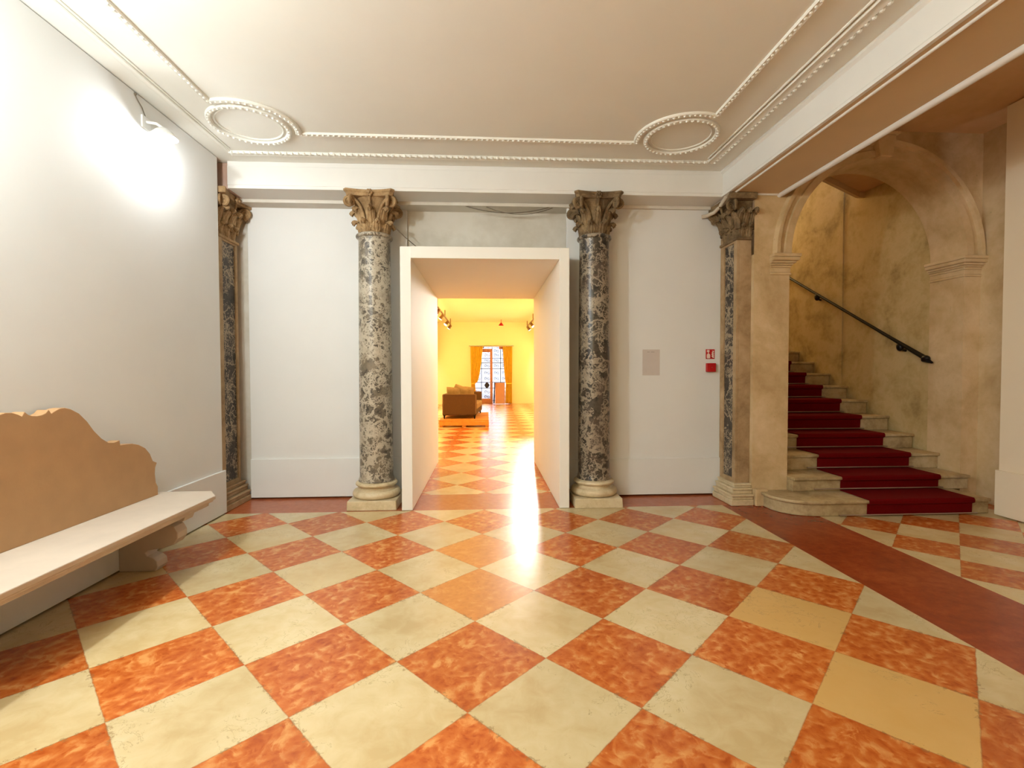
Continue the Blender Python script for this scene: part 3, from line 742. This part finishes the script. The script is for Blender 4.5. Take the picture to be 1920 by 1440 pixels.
# ================================================================== GALLERY BEYOND
gx0, gx1, gy0, gy1, gz = -2.27, 2.42, 8.0, 22.6, 3.85
struct(MB().box(gx0-0.1, gx0, gy0, gy1, 0, gz).build('wall_gallery_left', 'yroom'), 'pale yellow left wall of the far room', 'wall')
struct(MB().box(gx1, gx1+0.1, gy0, gy1, 0, gz).build('wall_gallery_right', 'yroom'), 'pale yellow right wall of the far room', 'wall')
g = MB(); g.box(gx0, -0.915, gy0-0.1, gy0, 0, gz).box(0.908, gx1, gy0-0.1, gy0, 0, gz).box(-0.915, 0.908, gy0-0.1, gy0, 2.845, gz)
struct(g.build('wall_gallery_near', 'yroom'), 'near wall of the far room around the passage end', 'wall')
g = MB(); g.box(gx0, -0.66, gy1, gy1+0.35, 0, gz).box(1.10, gx1, gy1, gy1+0.35, 0, gz).box(-0.66, 1.10, gy1, gy1+0.35, 2.70, gz)
struct(g.build('wall_gallery_far', 'yroom'), 'yellow end wall around the curtained glass door', 'wall')
struct(MB().box(gx0, gx1, gy0, gy1, gz, gz+0.1).build('ceiling_gallery', 'yceil'), 'cream ceiling of the far room', 'ceiling')
struct(MB().box(gx0, gx0+0.015, gy0, gy1, 0.01, 0.12).build('baseboard_gallery', 'yroom'), 'low skirting of the far room left wall', 'baseboard')

# glass door leaf with wooden frame
d = thing('glass_door', (-0.15, 22.8, 0), 'wooden framed glass door leaf between the yellow curtains', 'door')
fr = MB(); x0, x1, z0, z1, y0, y1 = -0.62, 0.31, 0.0, 2.60, 22.72, 22.78
fr.box(x0, x0+0.10, y0, y1, z0, z1).box(x1-0.12, x1, y0, y1, z0, z1).box(x0+0.10, x1-0.12, y0, y1, z1-0.16, z1).box(x0+0.10, x1-0.12, y0, y1, z0, z0+0.24)
fr.build('door_frame', 'wood', d, bevel=0.006)
MB().box(x0+0.10, x1-0.12, 22.745, 22.752, 0.24, 2.44).build('pane', 'glass', d)
MB().tube([(0.25, 22.70, 1.0), (0.25, 22.66, 1.0), (0.18, 22.66, 1.0)], 0.012, 8).build('door_handle', 'rod', d, smooth=True)
lt = MB().box(-0.66, -0.10, 22.66, 22.90, 2.62, 2.72).box(0.62, 1.10, 22.66, 22.90, 2.58, 2.72)
struct(lt.build('door_2', 'wood'), 'red brown lintel of the far doorway', 'door frame')
# iron gate outside
gate = thing('iron_gate', (0.25, 23.2, 0), 'black wrought iron gate with scrolls outside the glass door', 'gate')
gb = MB()
for x in (-0.62, -0.22, 0.30, 0.70, 1.08): gb.tube([(x, 23.2, 0.02), (x, 23.2, 3.0)], 0.017, 6)
for z in (0.12, 0.72, 1.0, 1.66, 1.94, 2.16, 2.90): gb.tube([(-0.64, 23.2, z), (1.10, 23.2, z)], 0.017, 6)
gb.build('gate_bars', 'iron', gate, smooth=True)
def scroll(cx, cz, r, s=1, turns=1.6):
    pts = []
    for i in range(26):
        q = i/25; a = s*(q*turns*2*PI); rr = r*(1-0.8*q); pts.append((cx+rr*math.cos(a), 23.2, cz+rr*math.sin(a)))
    gs.tube(pts, 0.011, 5)
for cx in (-0.42, 0.04, 0.50, 0.89):
    for cz in (0.30, 0.54, 1.18, 1.46, 1.80, 2.05, 2.32, 2.52, 2.72):
        gs = MB(); scroll(cx-0.07, cz, 0.075, 1); scroll(cx+0.07, cz, 0.075, -1); gs.build('scroll', 'iron', gate, smooth=True)
lk = MB(); lk.prism([(-0.13, 0.86), (-0.08, 0.95), (0.0, 1.02), (0.08, 0.95), (0.13, 0.86), (0.08, 0.77), (0.0, 0.70), (-0.08, 0.77)], 'y', 23.16, 23.19)
lk.xf(Matrix.Translation((0.04, 0, 0))).build('lock_plate', 'iron', gate)
# leaning board
lb = MB().box(0.40, 0.86, 0, 0.03, 0.0, 1.0); lb.xf(Matrix.Translation((0.02, 22.35, 0.02)) @ Matrix.Rotation(math.radians(-12), 4, 'X'))
bo = thing('sign_board', (0.65, 22.4, 0), 'terracotta folding board standing in the far doorway', 'board')
lb.build('board_panel', 'board', bo, bevel=0.01)
MB().add([(0.34, 22.62, 0.02), (0.40, 22.62, 0.02), (0.42, 22.45, 1.0), (0.38, 22.45, 1.0), (0.34, 22.65, 0.02), (0.40, 22.65, 0.02), (0.42, 22.48, 1.0), (0.38, 22.48, 1.0)],
         [(0,1,2,3),(4,5,6,7),(0,1,5,4),(1,2,6,5),(2,3,7,6),(3,0,4,7)]).build('support_leg', 'iron', bo)
# curtains
def curtain(xa, xb, tie_x, zt, label, waist=0.30, power=0.4):
    t = thing('curtain', ((xa+xb)/2, 22.5, 0), label, 'curtain', 'mustard curtains at the far door')
    nu, nv = 60, 26; vs = []; fs = []; wt = abs(xb-xa)
    for j in range(nv+1):
        v = j/nv; z = zt*(1-v) + 0.02*v
        # width narrows to the tie at z=0.95 then opens again
        tz = 0.95
        if z > tz: q = (z-tz)/(zt-tz); wdt = waist + (1-waist)*q**power
        else: q = (tz-z)/tz; wdt = waist + 0.10*q**0.6
        for i in range(nu+1):
            u = i/nu
            x_full = xa + (xb-xa)*u
            edge = tie_x
            x = edge + (x_full-edge)*wdt
            y = 22.48 + 0.045*math.sin(u*PI*14 + 0.6*math.sin(v*3)) * (0.5+0.5*wdt)
            vs.append((x, y, z))
    for j in range(nv):
        for i in range(nu): fs.append((j*(nu+1)+i, j*(nu+1)+i+1, (j+1)*(nu+1)+i+1, (j+1)*(nu+1)+i))
    MB().add(vs, fs).build('drape', 'curtain', t, smooth=True, solid=0.006)
    xs = sorted((tie_x, tie_x + (xb-tie_x if abs(xb-tie_x) > abs(xa-tie_x) else xa-tie_x)*waist))
    MB().box(min(xs)-0.01, max(xs)+0.01, 22.42, 22.54, 0.93, 0.98).build('tie_band', 'curtain', t, bevel=0.01)
    return t
curtain(-0.72, -0.15, -0.68, 2.70, 'mustard curtain left of the glass door behind the sofa')
curtain(0.78, 1.23, 1.18, 2.70, 'mustard curtain right of the glass door reaching the floor', 0.62, 0.6)
cr = MB().tube([(-0.80, 22.50, 2.72), (1.30, 22.50, 2.72)], 0.014, 8)
tag(cr.build('curtain_rod', 'rod', smooth=True), 'thin rod carrying both mustard curtains at the far door', 'curtain rod')

# pallets and sofa
def pallet(x0, y0, wx, ly, label):
    t = thing('wooden_pallet', (x0+wx/2, y0+ly/2, 0), label, 'pallet', 'wooden pallets under the sofa')
    for i in range(3):
        xx = x0 + (wx-0.10)*i/2
        r = MB()
        for yy in (y0, y0+ly/2-0.07, y0+ly-0.14): r.box(xx, xx+0.10, yy, yy+0.14, 0.022, 0.15)
        r.box(xx, xx+0.10, y0, y0+ly, 0.0, 0.022)
        r.build('runner', 'pallet', t, bevel=0.003)
    for i in range(3):
        yy = y0 + (ly-0.12)*i/2
        MB().box(x0, x0+wx, yy, yy+0.12, 0.15, 0.172).build('cross_board', 'pallet', t, bevel=0.003)
    n = 8
    for i in range(n):
        yy = y0 + (ly-0.10)*i/(n-1)
        MB().box(x0, x0+wx, yy, yy+0.10, 0.172, 0.194).build('deck_board', 'pallet', t, bevel=0.003)
    MB().box(x0, x0+wx, y0-0.02, y0, 0.05, 0.15).build('edge_board', 'pallet', t, bevel=0.003)
pallet(-1.28, 13.05, 1.35, 1.20, 'orange wooden pallet under the near end of the sofa')
pallet(-1.28, 14.35, 1.35, 1.20, 'orange wooden pallet under the far end of the sofa')
so = thing('sofa', (-0.74, 14.35, 0.195), 'brown two seat sofa seen from its arm end, standing on pallets', 'sofa')
zb = 0.29
MB().box(-1.22, -0.27, 13.35, 13.53, zb, 0.885).build('arm', 'sofa', so, bevel=0.035, seg=4)
MB().box(-1.22, -0.27, 15.15, 15.33, zb, 0.885).build('arm', 'sofa', so, bevel=0.035, seg=4)
MB().box(-1.22, -1.00, 13.53, 15.15, zb, 0.885).build('backrest', 'sofa', so, bevel=0.03, seg=4)
MB().box(-1.00, -0.29, 13.53, 15.15, zb, 0.45).build('seat_frame', 'sofa', so, bevel=0.015)
for k in range(2): MB().box(-1.00, -0.25, 13.54+k*0.805, 14.335+k*0.805, 0.45, 0.62).build('seat_cushion', 'sofaseat', so, bevel=0.04, seg=4)
for x in (-1.17, -0.32):
    for y in (13.42, 15.24): MB().frust((x-0.015, x+0.015, y-0.015, y+0.015), (x-0.03, x+0.03, y-0.03, y+0.03), 0.195, zb+0.005).build('leg', 'iron', so)
pp = MB(); pp.tube([(-1.20, 13.345, 0.34), (-1.20, 13.345, 0.86), (-1.17, 13.345, 0.883), (-0.32, 13.345, 0.883), (-0.285, 13.345, 0.855), (-0.285, 13.345, 0.34)], 0.007, 6)
pp.build('piping', 'sofaseat', so, smooth=True)
so.rotation_euler.z = math.radians(-4.2); so.location.x += 0.067
for i, (x, y, rz, lab) in enumerate(((-0.93, 13.72, 62, 'beige cushion nearest the sofa arm'), (-0.76, 13.98, 80, 'beige cushion in the middle of the sofa back'), (-0.58, 14.26, 96, 'beige cushion furthest along the sofa back'))):
    c_ = MB(); nn = 10; vs = []; fs = []
    for s_ in (1, -1):
        for j in range(nn+1):
            for k in range(nn+1):
                a, b_ = -1+2*j/nn, -1+2*k/nn
                th = 0.075*max(0, (1-a**4)*(1-b_**4))**0.5
                vs.append((s_*th, a*0.22*(1-0.06*b_*b_), b_*0.22*(1-0.06*a*a)))
    for s_ in (0, 1):
        o_ = s_*(nn+1)**2
        for j in range(nn):
            for k in range(nn): fs.append((o_+j*(nn+1)+k, o_+(j+1)*(nn+1)+k, o_+(j+1)*(nn+1)+k+1, o_+j*(nn+1)+k+1))
    c_.add(vs, fs).xf(Matrix.Translation((x, y, 0.86 + 0.04*(i == 1))) @ Matrix.Rotation(math.radians(rz), 4, 'Z') @ Matrix.Rotation(math.radians(-18), 4, 'Y') @ Matrix.Rotation(math.radians(24 if i == 1 else 6), 4, 'X'))
    tag(c_.build('cushion', 'cushion', smooth=True), lab, 'cushion', 'cushions on the sofa')

# ceiling tracks with spot heads
def track(x, ya, yb, ys, sgn, label, lit):
    t = thing('light_track', (x, (ya+yb)/2, 3.62), label, 'track light', 'spot tracks in the far room')
    MB().box(x-0.022, x+0.022, ya, yb, 3.58, 3.62).build('rail', 'track', t)
    for y in (ya+0.15, (ya+yb)/2, yb-0.15): MB().tube([(x, y, 3.62), (x, y, 3.85)], 0.018, 6).build('hanger', 'track', t, smooth=True)
    for k, y in enumerate(ys):
        h = MB(); aim = Vector((sgn*0.55, -0.05 if k % 2 else -0.35, -0.75)).normalized()
        p = Vector((x, y, 3.50)); 
        h.tube([(x, y, 3.60), (x, y, 3.52)], 0.014, 8)
        h.tube([p - aim*0.06, p - aim*0.05, p + aim*0.10, p + aim*0.13], [0.03, 0.055, 0.065, 0.085], 14)
        hd = h.build('spot_head', 'track', t, smooth=True)
        e_ = MB().tube([p+aim*0.131, p+aim*0.134], 0.07, 14); e_.build('lens', 'spotface', hd)
        pw = lit[k]
        if pw: lamp('SPOT', tuple(p+aim*0.17), pw, WARM, 0.05, tuple(p+aim*3), 110, 0.8, name='track_spot_light')
track(-1.55, 15.3, 21.3, (15.8, 17.2, 19.4, 21.0), -1, 'ceiling spot track with lamps on the left of the far room', (420, 380, 380, 340))
track(1.90, 16.4, 22.2, (16.8, 17.9, 20.0, 21.6), 1, 'ceiling spot track with lamps on the right of the far room', (420, 380, 380, 340))
# the head that shines down the passage
lamp('SPOT', (1.80, 16.3, 3.40), 1600, (1.0, 0.96, 0.90), 0.4, (0.25, 4.0, 0.3), 36, 0.5, name='track_spot_light')
# added warm fill lights, kept out of view, to brighten the passage
lamp('POINT', (-1.9, 11.0, 3.5), 90, (1.0, 0.62, 0.28), 0.2, name='gallery_fill')
lamp('POINT', (2.0, 11.0, 3.5), 90, (1.0, 0.62, 0.28), 0.2, name='gallery_fill')
al = MB(); al.lathe([(0.012, 3.85), (0.012, 3.72), (0.05, 3.68), (0.11, 3.60), (0.115, 3.58)], 0.68, 21.5, 16)
tag(al.build('pendant_lamp', 'red', smooth=True), 'small red bell shaped pendant below the far ceiling', 'lamp')

# ================================================================== WALL FLOODLIGHT, WIRES
fl = thing('wall_floodlight', (-2.72, 4.13, 3.45), 'glaring white floodlight fixed high on the left wall', 'lamp')
MB().box(-2.79, -2.775, 4.09, 4.19, 3.50, 3.60).build('mount_plate', 'whitemetal', fl, bevel=0.004)
MB().tube([(-2.78, 4.14, 3.56), (-2.70, 4.14, 3.55), (-2.63, 4.12, 3.50)], 0.011, 8).build('bracket_arm', 'whitemetal', fl, smooth=True)
hd = MB().tube([(-2.63, 4.12, 3.50), (-2.63, 4.12, 3.48), (-2.63, 4.12, 3.44), (-2.63, 4.12, 3.425)], [0.03, 0.06, 0.095, 0.10], 20).build('lamp_head', 'whitemetal', fl, smooth=True)
MB().ball((-2.63, 4.12, 3.385), 0.052, 16, 12, (1, 1, 1.1)).build('bulb', 'bulb', fl, smooth=True)
wr = MB().tube([(-2.787, 4.03, 3.72), (-2.783, 4.05, 3.69), (-2.783, 4.10, 3.655), (-2.78, 4.13, 3.60)], 0.004, 6); wr.ball((-2.787, 4.03, 3.725), 0.012, 8, 6)
wr.build('supply_wire', 'cable', fl, smooth=True)
w_ = MB().tube([(-0.27+1.06*t/14, 5.622+0.02, 3.445 - 0.085*4*(t/14)*(1-t/14)) for t in range(15)], 0.005, 6)
w_.tube([(-0.0+0.80*t/14, 5.622+0.03, 3.435 - 0.085*4*(t/14)*(1-t/14)) for t in range(15)], 0.004, 6)
tag(w_.build('hanging_cable', 'cable', smooth=True), 'thin cable sagging under the beam above the passage', 'cable')
w_ = MB().tube([(-1.02, 5.46, 3.13), (-0.90, 5.52, 3.02), (-0.74, 5.60, 2.90), (-0.66, 5.64, 2.85)], 0.005, 6)
tag(w_.build('slanting_cable', 'cable', smooth=True), 'thin cable slanting from the left capital to the passage top', 'cable')
wp = MB().tube([(2.69, 5.25, 3.458), (2.70, 5.42, 3.40), (2.675, 5.52, 3.36), (2.62, 5.60, 3.345), (2.58, 5.63, 3.345)], 0.022, 10)

# ================================================================== NOTICE, SIGN, CALL POINT
YW = 5.655
nx0, nx1 = 1.875, 2.085
MB_n = thing('paper_notice', ((nx0+nx1)/2, YW, 1.46), 'pale sheet of paper pinned to the right white panel', 'notice')
MB().box(nx0, nx1, YW-0.004, YW-0.001, 1.455, 1.765).build('sheet', 'paper', MB_n)
tx = MB()
tx.box(nx0+0.055, nx0+0.085, YW-0.0055, YW-0.004, 1.732, 1.738).box(nx0+0.10, nx0+0.145, YW-0.0055, YW-0.004, 1.732, 1.738)
tx.build('printed_heading', 'ink', MB_n)
sx0, sx1, sz0, sz1 = 2.650, 2.760, 1.652, 1.768
sg = thing('fire_sign', ((sx0+sx1)/2, YW, sz0), 'small red fire extinguisher sign above the red call point', 'sign')
MB().box(sx0, sx1, YW-0.006, YW-0.001, sz0, sz1).build('plate', 'red', sg, bevel=0.002)
pc = MB(); Yp0, Yp1 = YW-0.008, YW-0.006
pc.prism([(sx0+0.012, sz0+0.012), (sx0+0.020, sz0+0.007), (sx0+0.046, sz0+0.007), (sx0+0.054, sz0+0.012), (sx0+0.054, sz0+0.048), (sx0+0.045, sz0+0.060), (sx0+0.036, sz0+0.064), (sx0+0.036, sz0+0.078), (sx0+0.044, sz0+0.084), (sx0+0.044, sz0+0.108), (sx0+0.014, sz0+0.108), (sx0+0.014, sz0+0.084), (sx0+0.028, sz0+0.078), (sx0+0.028, sz0+0.064), (sx0+0.019, sz0+0.060), (sx0+0.012, sz0+0.048)], 'y', Yp0, Yp1)
pc.build('extinguisher_symbol', 'signwhite', sg)
fm = MB(); fm.prism([(sx0+0.084, sz0+0.014), (sx0+0.100, sz0+0.012), (sx0+0.104, sz0+0.022), (sx0+0.092, sz0+0.030), (sx0+0.104, sz0+0.044), (sx0+0.090, sz0+0.048), (sx0+0.104, sz0+0.066), (sx0+0.088, sz0+0.068), (sx0+0.100, sz0+0.088), (sx0+0.092, sz0+0.100), (sx0+0.078, sz0+0.096), (sx0+0.084, sz0+0.084), (sx0+0.070, sz0+0.072), (sx0+0.080, sz0+0.066), (sx0+0.066, sz0+0.050), (sx0+0.080, sz0+0.046), (sx0+0.070, sz0+0.030)], 'y', Yp0, Yp1)
fm.build('flame_symbol', 'signwhite', sg)
cpn = thing('fire_call_point', (2.71, YW, 1.50), 'red square manual fire call point box below the sign', 'call point')
MB().box(sx0, sx1, YW-0.045, YW-0.001, 1.495, 1.60).build('housing', 'red', cpn, bevel=0.006)
MB().box(sx0+0.02, sx1-0.02, YW-0.047, YW-0.045, 1.515, 1.58).build('press_plate', 'red', cpn, bevel=0.001)
MB().ball((sx0+0.058, YW-0.048, 1.548), 0.005, 8, 6).build('test_key', 'rod', cpn, smooth=True)
tag(wp.build('plastered_cable', 'palecable', smooth=True), 'pale curved cable conduit by the right pier capital', 'cable')

# ================================================================== BENCH
bn = thing('stone_bench', (-2.5, 3.02, 0), 'carved limestone bench with scrolled back against the left wall', 'bench')
half = [(0.0, 1.243), (0.03, 1.247), (0.055, 1.256), (0.078, 1.276), (0.095, 1.250), (0.115, 1.262), (0.15, 1.276), (0.19, 1.279), (0.235, 1.266), (0.297, 1.233), (0.359, 1.174), (0.415, 1.102), (0.477, 1.042), (0.538, 1.003), (0.587, 0.996), (0.643, 1.006), (0.648, 0.968), (0.70, 0.966), (0.765, 0.962), (0.836, 0.942), (0.905, 0.905), (0.955, 0.853), (0.988, 0.788), (1.035, 0.765), (1.015, 0.731), (1.008, 0.68), (1.018, 0.604), (1.04, 0.567), (1.04, 0.50)]
pts = [(3.02+a, z) for a, z in half] + [(3.02-a, z) for a, z in reversed(half[1:])]
bk = MB().prism(pts, 'x', -2.765, -2.695)
bk.build('backrest', 'benchback', bn, bevel=0.004)
def seat_out(o):
    x1 = -2.205-o; ya, yb = 1.88+o, 4.16-o
    return [(-2.765, ya), (x1-0.12, ya), (x1, ya+0.16), (x1, yb-0.16), (x1-0.12, yb), (-2.765, yb)]
s_ = MB(); s_.prism(seat_out(0), 'z', 0.470, 0.500); s_.prism(seat_out(0.012), 'z', 0.455, 0.470); s_.prism(seat_out(0.035), 'z', 0.425, 0.455)
s_.build('seat', 'bench', bn, bevel=0.005)
prof = [(-2.765, 0.0), (-2.50, 0.0), (-2.485, 0.03), (-2.49, 0.075), (-2.52, 0.10), (-2.56, 0.115), (-2.575, 0.14), (-2.55, 0.162), (-2.45, 0.172), (-2.365, 0.20), (-2.335, 0.245), (-2.335, 0.29), (-2.36, 0.335), (-2.40, 0.355), (-2.40, 0.375), (-2.29, 0.375), (-2.27, 0.425), (-2.765, 0.425)]
for y in (3.72, 2.20):
    MB().prism(prof, 'y', y, y+0.12).build('leg', 'bench', bn, bevel=0.006)
